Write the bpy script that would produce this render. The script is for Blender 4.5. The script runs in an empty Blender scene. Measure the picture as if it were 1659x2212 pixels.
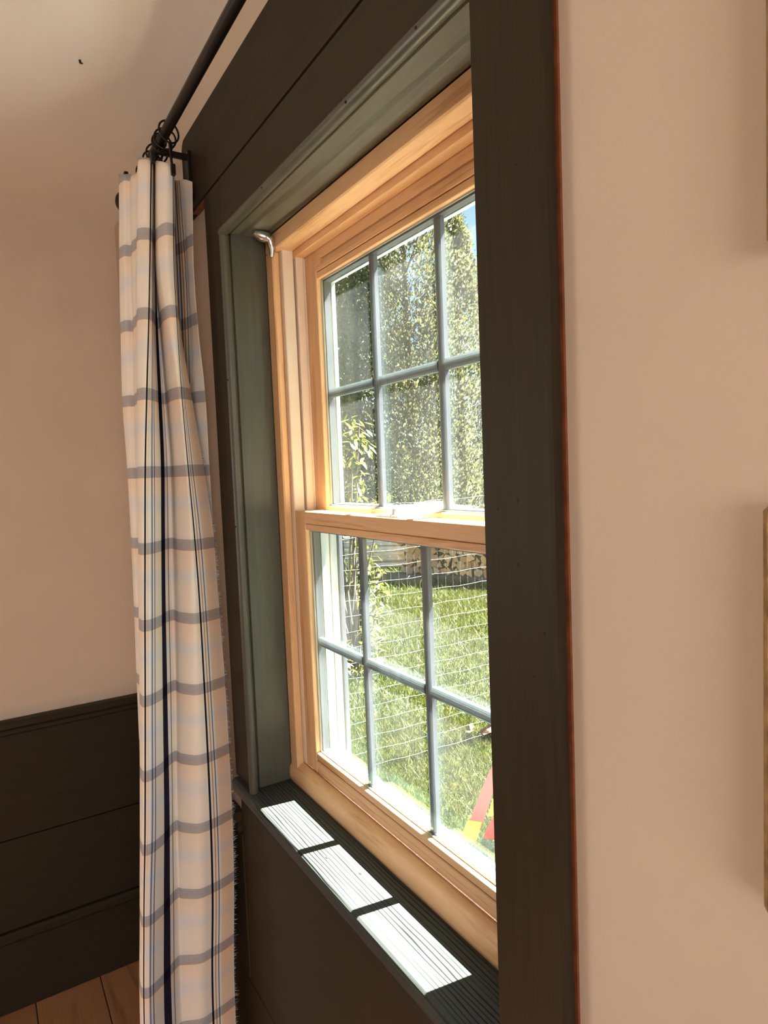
import bpy, bmesh, math, random
import numpy as np
from mathutils import Vector, Matrix

random.seed(7)
rng = np.random.default_rng(7)
scene = bpy.context.scene
COL = scene.collection

# ------------------------------------------------------------------ units
S = 0.427            # metres per unit (unit = camera distance to the casing face)
H = 1.625            # camera height above the floor
GZ = -0.375          # garden level
def P(x, y, z):
    return (x * S, y * S, z * S + H)

# ------------------------------------------------------------------ camera
yaw, pitch, roll = 0.556779, 0.0650515, 0.0401445
fw = Vector((math.sin(yaw) * math.cos(pitch), math.cos(yaw) * math.cos(pitch), -math.sin(pitch)))
rt = Vector((math.cos(yaw), -math.sin(yaw), 0))
dn = fw.cross(rt)
c, s = math.cos(roll), math.sin(roll)
r2 = c * rt + s * dn
d2 = -s * rt + c * dn
cam_data = bpy.data.cameras.new('camera')
cam = bpy.data.objects.new('camera', cam_data)
COL.objects.link(cam)
m = Matrix((r2, -d2, -fw)).transposed().to_4x4()
m.translation = (0, 0, H)
cam.matrix_world = m
cam_data.sensor_fit = 'HORIZONTAL'
cam_data.sensor_width = 36
cam_data.lens = 36 * 1418.5 / 1659
cam_data.clip_start = 0.02
cam_data.clip_end = 500
scene.camera = cam

# ------------------------------------------------------------------ sky, sun, exposure
SUN_E = 58.0
SKY_K = 0.12
world = bpy.data.worlds.new('sky')
scene.world = world
world.use_nodes = True
wn = world.node_tree
wn.nodes.clear()
sky = wn.nodes.new('ShaderNodeTexSky')
sky.sky_type = 'NISHITA'
sky.sun_disc = False
sky.sun_elevation = math.radians(58)
sky.sun_rotation = math.radians(98)
sky.air_density = 1.0
sky.dust_density = 1.0
sky.ozone_density = 2.0
bg = wn.nodes.new('ShaderNodeBackground')
bg.inputs['Strength'].default_value = SKY_K
wo = wn.nodes.new('ShaderNodeOutputWorld')
wn.links.new(sky.outputs[0], bg.inputs[0])
wn.links.new(bg.outputs[0], wo.inputs[0])

sun_data = bpy.data.lights.new('sun', 'SUN')
sun_data.energy = SUN_E
sun_data.angle = math.radians(0.55)
sun_data.color = (1.0, 0.975, 0.93)
sun = bpy.data.objects.new('sun', sun_data)
COL.objects.link(sun)
sun.location = (12, -2, 20)
sun.rotation_euler = Vector((-1, 0.15, -1.63)).to_track_quat('-Z', 'Y').to_euler()

def area_light(name, loc, direction, sx, sy, power, color):
    d = bpy.data.lights.new(name, 'AREA')
    d.shape = 'RECTANGLE'
    d.size, d.size_y, d.energy, d.color = sx, sy, power, color
    o = bpy.data.objects.new(name, d)
    COL.objects.link(o)
    o.location = loc
    o.rotation_euler = Vector(direction).to_track_quat('-Z', 'Z').to_euler()
    return o
# fill light for the room in two added, unseen windows (built further down at these places)
FAR_FILL = (-1.75, 2.297, 1.45, 1.10, 1.30)      # x centre, y, z centre, width, height  (far wall, left of the view)
BACK_FILL = (-0.95, -2.40, 1.45, 1.60, 1.30)     # wall behind the camera
area_light('far_fill_light', (FAR_FILL[0], FAR_FILL[1] + 0.12, FAR_FILL[2]), (0, -1, 0), FAR_FILL[3] - .1, FAR_FILL[4] - .1, 13, (1.0, 0.93, 0.85))
area_light('back_fill_light', (BACK_FILL[0], BACK_FILL[1] - 0.12, BACK_FILL[2]), (0, 1, 0), BACK_FILL[3] - .1, BACK_FILL[4] - .1, 22, (1.0, 0.93, 0.85))

vs = scene.view_settings
vs.view_transform = 'Standard'
vs.look = 'None'
vs.gamma = 1
vs.use_curve_mapping = False
vs.exposure = 1.3
scene.cycles.transparent_max_bounces = 24
scene.cycles.max_bounces = 10
scene.cycles.diffuse_bounces = 6

# ------------------------------------------------------------------ helpers
LOC = {}
def tag(o, label=None, cat=None, group=None, kind=None):
    if label: o['label'] = label
    if cat: o['category'] = cat
    if group: o['group'] = group
    if kind: o['kind'] = kind
    return o
def empty(name, loc, label=None, cat=None, group=None, kind=None):
    o = bpy.data.objects.new(name, None)
    o.empty_display_size = 0.05
    COL.objects.link(o)
    o.location = loc
    LOC[o.name] = Vector(loc)
    return tag(o, label, cat, group, kind)
def link_mesh(name, me, parent=None, offset=None):
    o = bpy.data.objects.new(name, me)
    COL.objects.link(o)
    if parent is not None:
        o.parent = parent
        LOC[o.name] = LOC[parent.name]
    else:
        LOC[o.name] = Vector(offset) if offset is not None else Vector((0, 0, 0))
        o.location = LOC[o.name]
    return o
def mesh_obj(name, verts, faces, mats, parent=None, offset=None, smooth=False, mi=None, uvs=None):
    """verts in world metres; shifted to the parent's (or own) origin"""
    if not isinstance(mats, (list, tuple)): mats = [mats]
    L = LOC[parent.name] if parent is not None else Vector(offset or (0, 0, 0))
    V = np.asarray(verts, float).reshape(-1, 3) - np.array(L)
    me = bpy.data.meshes.new(name)
    me.from_pydata(V.tolist(), [], [list(map(int, f)) for f in faces])
    for mt in mats: me.materials.append(mt)
    if mi is not None: me.polygons.foreach_set('material_index', list(mi))
    if uvs is not None:
        uvl = me.uv_layers.new(name='UVMap')
        li = np.zeros(len(me.loops), int)
        me.loops.foreach_get('vertex_index', li)
        uvl.data.foreach_set('uv', np.asarray(uvs, float)[li].ravel())
    if smooth: me.polygons.foreach_set('use_smooth', [True] * len(me.polygons))
    me.update()
    return link_mesh(name, me, parent, offset)

class MB:
    """collects shapes (unit coordinates) that make up one part"""
    def __init__(self): self.v, self.f, self.m, self.sm = [], [], [], []
    def raw(self, v, f, m=0, sm=False):
        b = len(self.v)
        self.v += [tuple(map(float, p)) for p in v]
        self.f += [[i + b for i in q] for q in f]
        self.m += [m] * len(f); self.sm += [sm] * len(f)
        return self
    def box(self, x0, x1, y0, y1, z0, z1, m=0, bev=0.004):
        bm = bmesh.new()
        bmesh.ops.create_cube(bm, size=1)
        for v in bm.verts:
            v.co = ((x0 + x1) / 2 + v.co.x * (x1 - x0), (y0 + y1) / 2 + v.co.y * (y1 - y0), (z0 + z1) / 2 + v.co.z * (z1 - z0))
        b = min(bev, 0.3 * min(abs(x1 - x0), abs(y1 - y0), abs(z1 - z0)))
        if b > 0:
            bmesh.ops.bevel(bm, geom=bm.edges[:], offset=b, segments=1, affect='EDGES')
        bm.verts.index_update()
        self.raw([v.co[:] for v in bm.verts], [[v.index for v in f.verts] for f in bm.faces], m)
        bm.free()
        return self
    def prism(self, prof, axis, a0, a1, m=0, sm=False):
        """prof: closed 2-D outline in the two other axes (cyclic order x,y,z)"""
        n = len(prof)
        V = []
        for a in (a0, a1):
            for (p, q) in prof:
                if axis == 'x': V.append((a, p, q))
                elif axis == 'y': V.append((p, a, q))
                else: V.append((p, q, a))
        F = [[i, (i + 1) % n, n + (i + 1) % n, n + i] for i in range(n)]
        self.raw(V, F, m, sm)
        self.raw(V, [list(range(n))[::-1], [n + i for i in range(n)]], m)
        return self
    def tube(self, pts, r, n=12, m=0, closed=False):
        pts = [Vector(p) for p in pts]
        rs = r if isinstance(r, (list, tuple)) else [r] * len(pts)
        V, N = [], len(pts)
        up = None
        for i, p in enumerate(pts):
            a = pts[(i - 1) % N] if (closed or i > 0) else p
            b = pts[(i + 1) % N] if (closed or i < N - 1) else p
            t = (b - a).normalized()
            if up is None:
                up = t.orthogonal().normalized()
            up = (up - t * up.dot(t)).normalized()
            w = t.cross(up)
            for k in range(n):
                an = 2 * math.pi * k / n
                V.append(p + rs[i] * (math.cos(an) * up + math.sin(an) * w))
        F = []
        for i in range(N if closed else N - 1):
            j = (i + 1) % N
            for k in range(n):
                F.append([i * n + k, i * n + (k + 1) % n, j * n + (k + 1) % n, j * n + k])
        self.raw(V, F, m, True)
        if not closed:
            self.raw(V, [list(range(n))[::-1], [(N - 1) * n + k for k in range(n)]], m)
        return self
    def ball(self, cx, cy, cz, r, m=0, nu=16, nv=10, sc=(1, 1, 1)):
        V, F = [], []
        for i in range(nv + 1):
            th = math.pi * i / nv
            for k in range(nu):
                a = 2 * math.pi * k / nu
                V.append((cx + sc[0] * r * math.sin(th) * math.cos(a), cy + sc[1] * r * math.sin(th) * math.sin(a), cz + sc[2] * r * math.cos(th)))
        for i in range(nv):
            for k in range(nu):
                F.append([i * nu + k, (i + 1) * nu + k, (i + 1) * nu + (k + 1) % nu, i * nu + (k + 1) % nu])
        return self.raw(V, F, m, True)
    def build(self, name, mats, parent=None, offset=None, metres=False):
        V = np.array(self.v)
        if not metres:
            V = V * S + np.array([0, 0, H])
        o = mesh_obj(name, V, self.f, mats, parent, offset, mi=self.m)
        o.data.polygons.foreach_set('use_smooth', self.sm)
        bm = bmesh.new(); bm.from_mesh(o.data)
        bmesh.ops.recalc_face_normals(bm, faces=bm.faces[:])
        bm.to_mesh(o.data); bm.free()
        return o

# ------------------------------------------------------------------ materials
def new_mat(name):
    mt = bpy.data.materials.new(name)
    mt.use_nodes = True
    nt = mt.node_tree
    nt.nodes.clear()
    out = nt.nodes.new('ShaderNodeOutputMaterial')
    return mt, nt, out
def N(nt, kind, **kw):
    n = nt.nodes.new('ShaderNode' + kind)
    for k, v in kw.items():
        if k in n.inputs: n.inputs[k].default_value = v
        else: setattr(n, k, v)
    return n
def ramp(nt, fac, stops, interp='LINEAR'):
    r = nt.nodes.new('ShaderNodeValToRGB')
    r.color_ramp.interpolation = interp
    e = r.color_ramp.elements
    while len(e) > 1: e.remove(e[-1])
    e[0].position, e[0].color = stops[0][0], (*stops[0][1], 1)
    for p_, c_ in stops[1:]:
        x = e.new(p_); x.color = (*c_, 1)
    if fac is not None: nt.links.new(fac, r.inputs[0])
    return r
def coords(nt, scale=(1, 1, 1)):
    tc = N(nt, 'TexCoord')
    mp = N(nt, 'Mapping')
    mp.inputs['Scale'].default_value = scale
    nt.links.new(tc.outputs['Object'], mp.inputs[0])
    return mp.outputs[0]
def plain(name, col, rough=0.5, metal=0.0, spec=0.5, var=0.06, nscale=30.0, bump=0.0, bscale=None, stretch=(1, 1, 1)):
    mt, nt, out = new_mat(name)
    b = N(nt, 'BsdfPrincipled', Roughness=rough, Metallic=metal)
    b.inputs['Specular IOR Level'].default_value = spec
    v = coords(nt, stretch)
    no = N(nt, 'TexNoise', Scale=nscale, Detail=5.0)
    nt.links.new(v, no.inputs['Vector'])
    lo = tuple(x * (1 - var) for x in col); hi = tuple(min(1, x * (1 + var)) for x in col)
    r = ramp(nt, no.outputs['Fac'], [(0.3, lo), (0.7, hi)])
    nt.links.new(r.outputs[0], b.inputs['Base Color'])
    if bump:
        nb = N(nt, 'TexNoise', Scale=bscale or nscale * 4, Detail=4.0)
        nt.links.new(v, nb.inputs['Vector'])
        bp = N(nt, 'Bump', Strength=bump, Distance=0.002)
        nt.links.new(nb.outputs['Fac'], bp.inputs['Height'])
        nt.links.new(bp.outputs[0], b.inputs['Normal'])
    nt.links.new(b.outputs[0], out.inputs[0])
    return mt
def wood(name, axis, c_lo, c_hi, rough=0.42, ring=55.0, bump=0.12, spec=0.4):
    """clear-finished softwood with the grain along an axis"""
    mt, nt, out = new_mat(name)
    sc = {'x': (0.06, 1, 1), 'y': (1, 0.06, 1), 'z': (1, 1, 0.06)}[axis]
    v = coords(nt, sc)
    n1 = N(nt, 'TexNoise', Scale=ring, Detail=3.0, Distortion=0.6)
    nt.links.new(v, n1.inputs['Vector'])
    n2 = N(nt, 'TexNoise', Scale=ring * 6, Detail=4.0)
    nt.links.new(v, n2.inputs['Vector'])
    mx = N(nt, 'Math', operation='MULTIPLY_ADD')
    nt.links.new(n2.outputs['Fac'], mx.inputs[0]); mx.inputs[1].default_value = 0.35
    nt.links.new(n1.outputs['Fac'], mx.inputs[2])
    r = ramp(nt, mx.outputs[0], [(0.48, c_lo), (0.66, c_hi), (0.85, tuple(x * 0.9 for x in c_hi))])
    b = N(nt, 'BsdfPrincipled', Roughness=rough)
    b.inputs['Specular IOR Level'].default_value = spec
    nt.links.new(r.outputs[0], b.inputs['Base Color'])
    bp = N(nt, 'Bump', Strength=bump, Distance=0.001)
    nt.links.new(n2.outputs['Fac'], bp.inputs['Height'])
    nt.links.new(bp.outputs[0], b.inputs['Normal'])
    nt.links.new(b.outputs[0], out.inputs[0])
    return mt
def painted(name, axis, col, rough=0.38, crack=0.0, bump=0.25, spec=0.5, lines=48.0):
    """dark paint brushed on a board, grain showing through along an axis; crack = depth of open grain lines"""
    mt, nt, out = new_mat(name)
    sc = {'x': (0.05, 1, 1), 'y': (1, 0.05, 1), 'z': (1, 1, 0.05)}[axis]
    v = coords(nt, sc)
    n1 = N(nt, 'TexNoise', Scale=150.0, Detail=5.0, Distortion=0.3)
    nt.links.new(v, n1.inputs['Vector'])
    b = N(nt, 'BsdfPrincipled', Roughness=rough)
    b.inputs['Specular IOR Level'].default_value = spec
    r = ramp(nt, n1.outputs['Fac'], [(0.3, tuple(x * 0.86 for x in col)), (0.7, tuple(x * 1.12 for x in col))])
    colr = r.outputs[0]
    hgt = n1.outputs['Fac']
    if crack:
        sc2 = {'x': (0.018, 1, 1), 'y': (1, 0.075, 1), 'z': (1, 1, 0.075)}[axis]
        v2 = coords(nt, sc2)
        n2 = N(nt, 'TexWave', Scale=lines, Distortion=4.5, Detail=2.0)
        n2.wave_type = 'BANDS'; n2.bands_direction = 'X'
        n2.inputs['Detail Scale'].default_value = 1.4
        nt.links.new(v2, n2.inputs['Vector'])
        # open grain: thin dark troughs of a wandering band pattern, broken up by noise
        lr0 = ramp(nt, n2.outputs['Fac'], [(0.0, (0, 0, 0)), (0.06, (0.1, 0.1, 0.1)), (0.20, (1, 1, 1))])
        nb = N(nt, 'TexNoise', Scale=40.0, Detail=2.0); nt.links.new(v, nb.inputs['Vector'])
        nr = ramp(nt, nb.outputs['Fac'], [(0.45, (0, 0, 0)), (0.60, (0.8, 0.8, 0.8))])
        lr = N(nt, 'MixRGB', blend_type='LIGHTEN'); lr.inputs[0].default_value = 1
        nt.links.new(lr0.outputs[0], lr.inputs[1]); nt.links.new(nr.outputs[0], lr.inputs[2])
        mm = N(nt, 'MixRGB', blend_type='MULTIPLY'); mm.inputs[0].default_value = crack
        nt.links.new(colr, mm.inputs[1]); nt.links.new(lr.outputs[0], mm.inputs[2])
        colr = mm.outputs[0]
        ad = N(nt, 'Math', operation='MULTIPLY_ADD')
        nt.links.new(lr.outputs[0], ad.inputs[0]); ad.inputs[1].default_value = 1.2
        nt.links.new(n1.outputs['Fac'], ad.inputs[2])
        hgt = ad.outputs[0]
    nt.links.new(colr, b.inputs['Base Color'])
    bp = N(nt, 'Bump', Strength=bump, Distance=0.001)
    nt.links.new(hgt, bp.inputs['Height'])
    nt.links.new(bp.outputs[0], b.inputs['Normal'])
    nt.links.new(b.outputs[0], out.inputs[0])
    return mt

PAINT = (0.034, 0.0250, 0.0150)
PAINT_LIT = (0.066, 0.064, 0.048)  # same paint as the casing, lightened for window light on jambs and beads
M = {}
M['plaster'] = plain('plaster', (0.61, 0.50, 0.405), 0.75, spec=0.25, var=0.03, nscale=5, bump=0.15, bscale=260)
M['ceiling'] = plain('ceiling_paint', (0.90, 0.875, 0.84), 0.8, spec=0.2, var=0.02, nscale=4, bump=0.12, bscale=220)
M['paint_y'] = painted('olive_paint_along', 'y', PAINT, rough=0.5, spec=0.12)
M['paint_z'] = painted('olive_paint_upright', 'z', PAINT, rough=0.5, spec=0.12)
M['paint_x'] = painted('olive_paint_across', 'x', PAINT, rough=0.5, spec=0.12)
M['paint_lit_z'] = painted('lit_olive_paint_upright', 'z', PAINT_LIT, rough=0.42, spec=0.45)
M['paint_lit_y'] = painted('lit_olive_paint_along', 'y', PAINT_LIT, rough=0.36, spec=0.5)
M['soffit'] = painted('olive_paint_checked', 'y', (0.10, 0.092, 0.066), crack=0.5, rough=0.42, lines=9.0)  # casing paint with bounced sunlight put into its lighter colour
M['stool'] = painted('lit_olive_paint_open_grain', 'y', (0.050, 0.055, 0.051), rough=0.42, crack=0.85, bump=0.4, spec=0.12)  # casing paint again, colour lifted and cooled for daylight on the stool
M['bare'] = plain('bare_red_wood', (0.20, 0.058, 0.020), 0.6, var=0.3, nscale=60)
PINE_LO, PINE_HI = (0.50, 0.270, 0.125), (0.68, 0.420, 0.225)
M['pine_y'] = wood('clear_pine_along', 'y', PINE_LO, PINE_HI)
M['pine_z'] = wood('clear_pine_upright', 'z', PINE_LO, PINE_HI)
M['liner'] = plain('tan_vinyl', (0.70, 0.58, 0.47), 0.45, var=0.02)
M['white'] = plain('white_vinyl', (0.34, 0.36, 0.39), 0.4, var=0.02)
M['grey'] = plain('grey_gasket', (0.10, 0.10, 0.13), 0.5, var=0.05)
M['muntin'] = plain('pale_grille_metal', (0.105, 0.098, 0.13), 0.45, var=0.02)
M['spacer'] = plain('spacer_metal', (0.085, 0.080, 0.105), 0.5, metal=0.0, var=0.02)
M['lock'] = plain('white_lock_plastic', (0.82, 0.80, 0.76), 0.35, var=0.02)
M['iron'] = plain('dark_bronze_iron', (0.018, 0.014, 0.012), 0.38, metal=0.6, var=0.2)
M['chrome'] = plain('bright_zinc', (0.75, 0.75, 0.74), 0.18, metal=1.0, var=0.1)
M['hole'] = plain('nail_hole_dark', (0.012, 0.010, 0.008), 0.9)
M['gold'] = plain('aged_gilt', (0.36, 0.22, 0.085), 0.4, metal=0.5, var=0.45, nscale=70, bump=0.5, bscale=130)
M['gilt_dark'] = plain('dark_gilt', (0.075, 0.045, 0.022), 0.45, metal=0.3, var=0.4, nscale=50)
M['mat_board'] = plain('cream_mat_board', (0.70, 0.62, 0.48), 0.8)
M['print'] = plain('faded_print', (0.30, 0.26, 0.18), 0.7, var=0.5, nscale=12)

def glass_mat(name, dust, extra):
    mt, nt, out = new_mat(name)
    tr = N(nt, 'BsdfTransparent'); tr.inputs[0].default_value = (0.965, 0.985, 0.97, 1)
    gl = N(nt, 'BsdfGlossy', Roughness=0.0); gl.inputs[0].default_value = (0.72, 1.0, 0.84, 1)
    lw = N(nt, 'LayerWeight', Blend=0.5)
    pw_ = N(nt, 'Math', operation='POWER'); nt.links.new(lw.outputs['Facing'], pw_.inputs[0]); pw_.inputs[1].default_value = 5.0
    ad = N(nt, 'Math', operation='MULTIPLY_ADD'); nt.links.new(pw_.outputs[0], ad.inputs[0]); ad.inputs[1].default_value = 0.96; ad.inputs[2].default_value = 0.035 + extra
    mx = N(nt, 'MixShader')
    nt.links.new(ad.outputs[0], mx.inputs[0]); nt.links.new(tr.outputs[0], mx.inputs[1]); nt.links.new(gl.outputs[0], mx.inputs[2])
    last = mx
    if dust:
        df = N(nt, 'BsdfTranslucent'); df.inputs[0].default_value = (0.9, 0.9, 0.92, 1)
        no = N(nt, 'TexNoise', Scale=9.0, Detail=5.0)
        nt.links.new(coords(nt), no.inputs['Vector'])
        mr = N(nt, 'MapRange'); nt.links.new(no.outputs['Fac'], mr.inputs[0])
        mr.inputs[1].default_value = 0.3; mr.inputs[2].default_value = 0.7; mr.inputs[3].default_value = dust * 0.5; mr.inputs[4].default_value = dust * 1.5
        m2 = N(nt, 'MixShader')
        nt.links.new(mr.outputs[0], m2.inputs[0]); nt.links.new(last.outputs[0], m2.inputs[1]); nt.links.new(df.outputs[0], m2.inputs[2])
        last = m2
    nt.links.new(last.outputs[0], out.inputs[0])
    return mt
M['glass_in'] = glass_mat('inner_glass', 0.005, 0.0)
M['glass_out'] = glass_mat('outer_glass', 0.0, 0.02)

def leaf_mat(name, stops, nscale, rough=0.5, transl=0.4, spec=0.4):
    mt, nt, out = new_mat(name)
    no = N(nt, 'TexNoise', Scale=nscale, Detail=3.0)
    nt.links.new(coords(nt), no.inputs['Vector'])
    r = ramp(nt, no.outputs['Fac'], stops)
    b = N(nt, 'BsdfPrincipled', Roughness=rough)
    b.inputs['Specular IOR Level'].default_value = spec
    t = N(nt, 'BsdfTranslucent')
    nt.links.new(r.outputs[0], b.inputs['Base Color']); nt.links.new(r.outputs[0], t.inputs[0])
    mx = N(nt, 'MixShader'); mx.inputs[0].default_value = transl
    nt.links.new(b.outputs[0], mx.inputs[1]); nt.links.new(t.outputs[0], mx.inputs[2])
    nt.links.new(mx.outputs[0], out.inputs[0])
    return mt

# ================================================================== ROOM SHELL
XL, YB = -3.20 / S, -2.40 / S          # left wall, wall behind the camera (units)
YF, ZF, ZC, XW, XO = 5.38, -3.806, 1.911, 1.0426, 1.43

def U(p):  # metres -> units
    return ((p[0]) / S, p[1] / S, (p[2] - H) / S)

# floor with planks
floor = empty('floor', (-1.4, 0, 0), 'dark reddish-brown wooden plank floor of the room', 'floor', kind='structure')
MB().box(XL, XO, YB, YF + .3, ZF - .12, ZF - .02, bev=0).build('subfloor', M['hole'], floor)
M['plank'] = [wood('floor_plank_a', 'y', (0.24, 0.115, 0.052), (0.38, 0.190, 0.095), rough=0.45, ring=26),
              wood('floor_plank_b', 'y', (0.22, 0.10, 0.044), (0.34, 0.165, 0.080), rough=0.45, ring=22)]
pw = 0.44
xs = [0.572 + pw * k for k in range(-18, 2)]
k = 0
for i, x0 in enumerate(xs):
    x1 = min(x0 + pw, XW)
    if x1 - x0 < 0.05: continue
    cuts = [YB, -2.6 + 0.9 * (i % 3), 2.2 + 0.8 * (i % 4), YF] if i % 2 else [YB, 0.4 + 0.7 * (i % 3), YF]
    for y0, y1 in zip(cuts[:-1], cuts[1:]):
        MB().box(x0 + .003, x1 - .003, y0 + .003, y1 - .003, ZF - .03, ZF, bev=.004).build('plank', M['plank'][k % 2], floor)
        k += 1

ceiling = MB().box(XL - .3, XO, YB - .3, YF + .3, ZC, ZC + .3, bev=0).build('ceiling', M['ceiling'])
tag(ceiling, 'flat off-white painted ceiling above the curtain rod', 'ceiling', kind='structure')

OY0, OY1, OZ0, OZ1 = 1.095, 2.908, -1.53, 1.106
w = MB()
w.box(XW, XO, YB - .3, OY0, ZF - .1, ZC + .1, bev=0).box(XW, XO, OY1, YF + .3, ZF - .1, ZC + .1, bev=0)
w.box(XW, XO, OY0, OY1, ZF - .1, OZ0, bev=0).box(XW, XO, OY0, OY1, OZ1, ZC + .1, bev=0)
tag(w.build('wall_right', M['plaster']), 'beige plaster wall that holds the double-hung window', 'wall', kind='structure')

def holed_wall(name, y0, y1, win, label):
    cx, cy, cz, ww, hh = win
    a, b = (cx - ww / 2) / S, (cx + ww / 2) / S
    lo, hi = (cz - hh / 2 - H) / S, (cz + hh / 2 - H) / S
    q = MB()
    q.box(XL - .3, a, y0, y1, ZF - .1, ZC + .1, bev=0).box(b, XW, y0, y1, ZF - .1, ZC + .1, bev=0)
    q.box(a, b, y0, y1, ZF - .1, lo, bev=0).box(a, b, y0, y1, hi, ZC + .1, bev=0)
    return tag(q.build(name, M['plaster']), label, 'wall', kind='structure')
holed_wall('wall_far', YF, YF + .3, FAR_FILL, 'tan plaster end wall above the dark wainscot')
holed_wall('wall_back', YB - .3, YB, BACK_FILL, 'beige plaster wall behind the viewer')
tag(MB().box(XL - .3, XL, YB, YF, ZF - .1, ZC + .1, bev=0).build('wall_left', M['plaster']), 'beige plaster wall opposite the window wall', 'wall', kind='structure')

def fill_window(name, win, y_in, sgn, label):  # added, unseen window built around a fill light
    cx, cy, cz, ww, hh = win
    e = empty(name, (cx, cy, cz - hh / 2), label, 'window', kind='structure')
    a, b, lo, hi = cx - ww / 2, cx + ww / 2, cz - hh / 2, cz + hh / 2
    ya, yb = sorted((y_in, y_in + sgn * 0.02))
    for (x0, x1, z0, z1) in ((a - .09, a, lo - .09, hi + .09), (b, b + .09, lo - .09, hi + .09)):
        MB().box(x0, x1, ya, yb, z0, z1, bev=.003).build('casing_board', M['paint_z'], e, metres=True)
    for (x0, x1, z0, z1) in ((a, b, lo - .09, lo), (a, b, hi, hi + .09)):
        MB().box(x0, x1, ya, yb, z0, z1, bev=.003).build('casing_board', M['paint_x'], e, metres=True)
    y2 = y_in - sgn * 0.05
    f = MB()
    for (x0, x1, z0, z1) in ((a, a + .05, lo, hi), (b - .05, b, lo, hi), (a, b, lo, lo + .05), (a, b, hi - .05, hi), (a, b, cz - .025, cz + .025)):
        f.box(x0, x1, min(y2, y2 - sgn * .035), max(y2, y2 - sgn * .035), z0, z1, bev=.003)
    f.build('sash', M['pine_z'], e, metres=True)
    for t in (1 / 3, 2 / 3):
        MB().box(a + ww * t - .009, a + ww * t + .009, min(y2, y2 - sgn * .03), max(y2, y2 - sgn * .03), lo, hi, bev=.002).build('muntin', M['muntin'], e, metres=True)
    return e
fill_window('fill_window_far', FAR_FILL, 2.297, -1, 'added unseen fill-light window farther left on the end wall')
fill_window('fill_window_back', BACK_FILL, -2.40, 1, 'added unseen fill-light window on the wall behind the viewer')

# ================================================================== WAINSCOT, BASEBOARDS
def board(parent, x0, x1, y0, y1, z0, z1, mat, name='board', bev=.006):
    return MB().box(x0, x1, y0, y1, z0, z1, bev=bev).build(name, mat, parent)
t3 = empty('trim_3', P(-2, 5.34, ZF), 'dark olive-brown wainscot of wide boards on the end wall', 'wainscot', kind='structure')
zs = [-1.785, -2.553, -3.22]
for z1, z0 in zip(zs[:-1], zs[1:]):
    board(t3, XL, XW - .001, 5.335, YF, z0 + .006, z1, M['paint_x'])
board(t3, XL, XW - .001, 5.31, YF, -1.785, -1.735, M['paint_x'], 'cap_moulding', .012)
board(t3, XL, XW - .001, 5.285, YF, -1.735, -1.68, M['paint_x'], 'cap', .012)
bb = empty('baseboard_far', P(-2, 5.32, ZF), 'tall dark olive-brown baseboard under the end wainscot', 'baseboard', kind='structure')
board(bb, XL, XW - .001, 5.315, YF, ZF, -3.30, M['paint_x'], 'base', .008)
board(bb, XL, XW - .001, 5.30, YF, -3.30, -3.22, M['paint_x'], 'base_cap', .02)

t4 = empty('trim_4', P(1.02, 2.0, ZF), 'dark olive-brown wainscot boards below the window stool', 'wainscot', kind='structure')
board(t4, 1.017, XW, YB, 0.95, -2.547, -1.785, M['paint_y'])
board(t4, 1.017, XW, 0.954, 3.083, -2.547, -1.53, M['paint_y'])
board(t4, 1.017, XW, 3.087, 5.333, -2.547, -1.785, M['paint_y'])
board(t4, 1.017, XW, YB, 5.333, -3.30, -2.553, M['paint_y'])
for y0, y1 in ((YB, 0.90), (3.10, 5.284)):
    board(t4, 0.985, XW, y0, y1, -1.735, -1.68, M['paint_y'], 'cap', .012)
    board(t4, 1.00, XW, y0, y1, -1.785, -1.735, M['paint_y'], 'cap_moulding', .012)
b2 = MB().box(1.0, XW, YB, 5.314, ZF, -3.30, bev=.01).build('baseboard_right', M['paint_y'])
tag(b2, 'dark olive-brown baseboard along the window wall', 'baseboard', kind='structure')

# ================================================================== WINDOW CASING (trim_1)
t1 = empty('trim_1', P(1.02, 2.0, -1.467), 'dark olive-brown window casing with beaded inner edge', 'window casing', kind='structure')
JF, JN, ZS = 2.868, 1.172, 1.066
board(t1, 1.0, XW, JF, 3.083, -1.467, 1.293, M['paint_z'], 'side_board', .005)
nb = board(t1, 1.0, XW - .006, 0.954, JN, -1.467, 1.293, M['paint_z'], 'side_board', .006)
board(t1, XW - .006, XW, 0.949, JN, -1.467, 1.293, M['bare'], 'bare_edge', 0)
board(t1, 1.0, XW, JN + .002, JF - .002, ZS, 1.293, M['paint_y'], 'head_board', .005)
board(t1, 1.010, XW, 0.80, 3.30, 1.2935, 1.2995, M['bare'], 'bare_edge', 0)
# upper head board with a rounded end
pts = [(0.76, 1.300)]
pts += [(3.388, 1.300)]
for a in range(0, 91, 15):
    pts.append((3.338 + .05 * math.cos(math.radians(a)), 1.618 + .05 * math.sin(math.radians(a))))
pts += [(0.76, 1.668)]
q = MB(); q.prism(pts, 'x', 1.0, XW); q.build('upper_head_board', M['paint_y'], t1)
# jamb boards and soffit
board(t1, 1.041, 1.205, JF, JF + .038, -1.467, ZS + .03, M['paint_lit_z'], 'jamb_board', .003)
board(t1, 1.041, 1.205, JN - .038, JN, -1.467, ZS + .03, M['paint_lit_z'], 'jamb_board', .003)
board(t1, 1.041, 1.205, JN, JF, ZS, ZS + .036, M['soffit'], 'soffit_board', .003)
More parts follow.
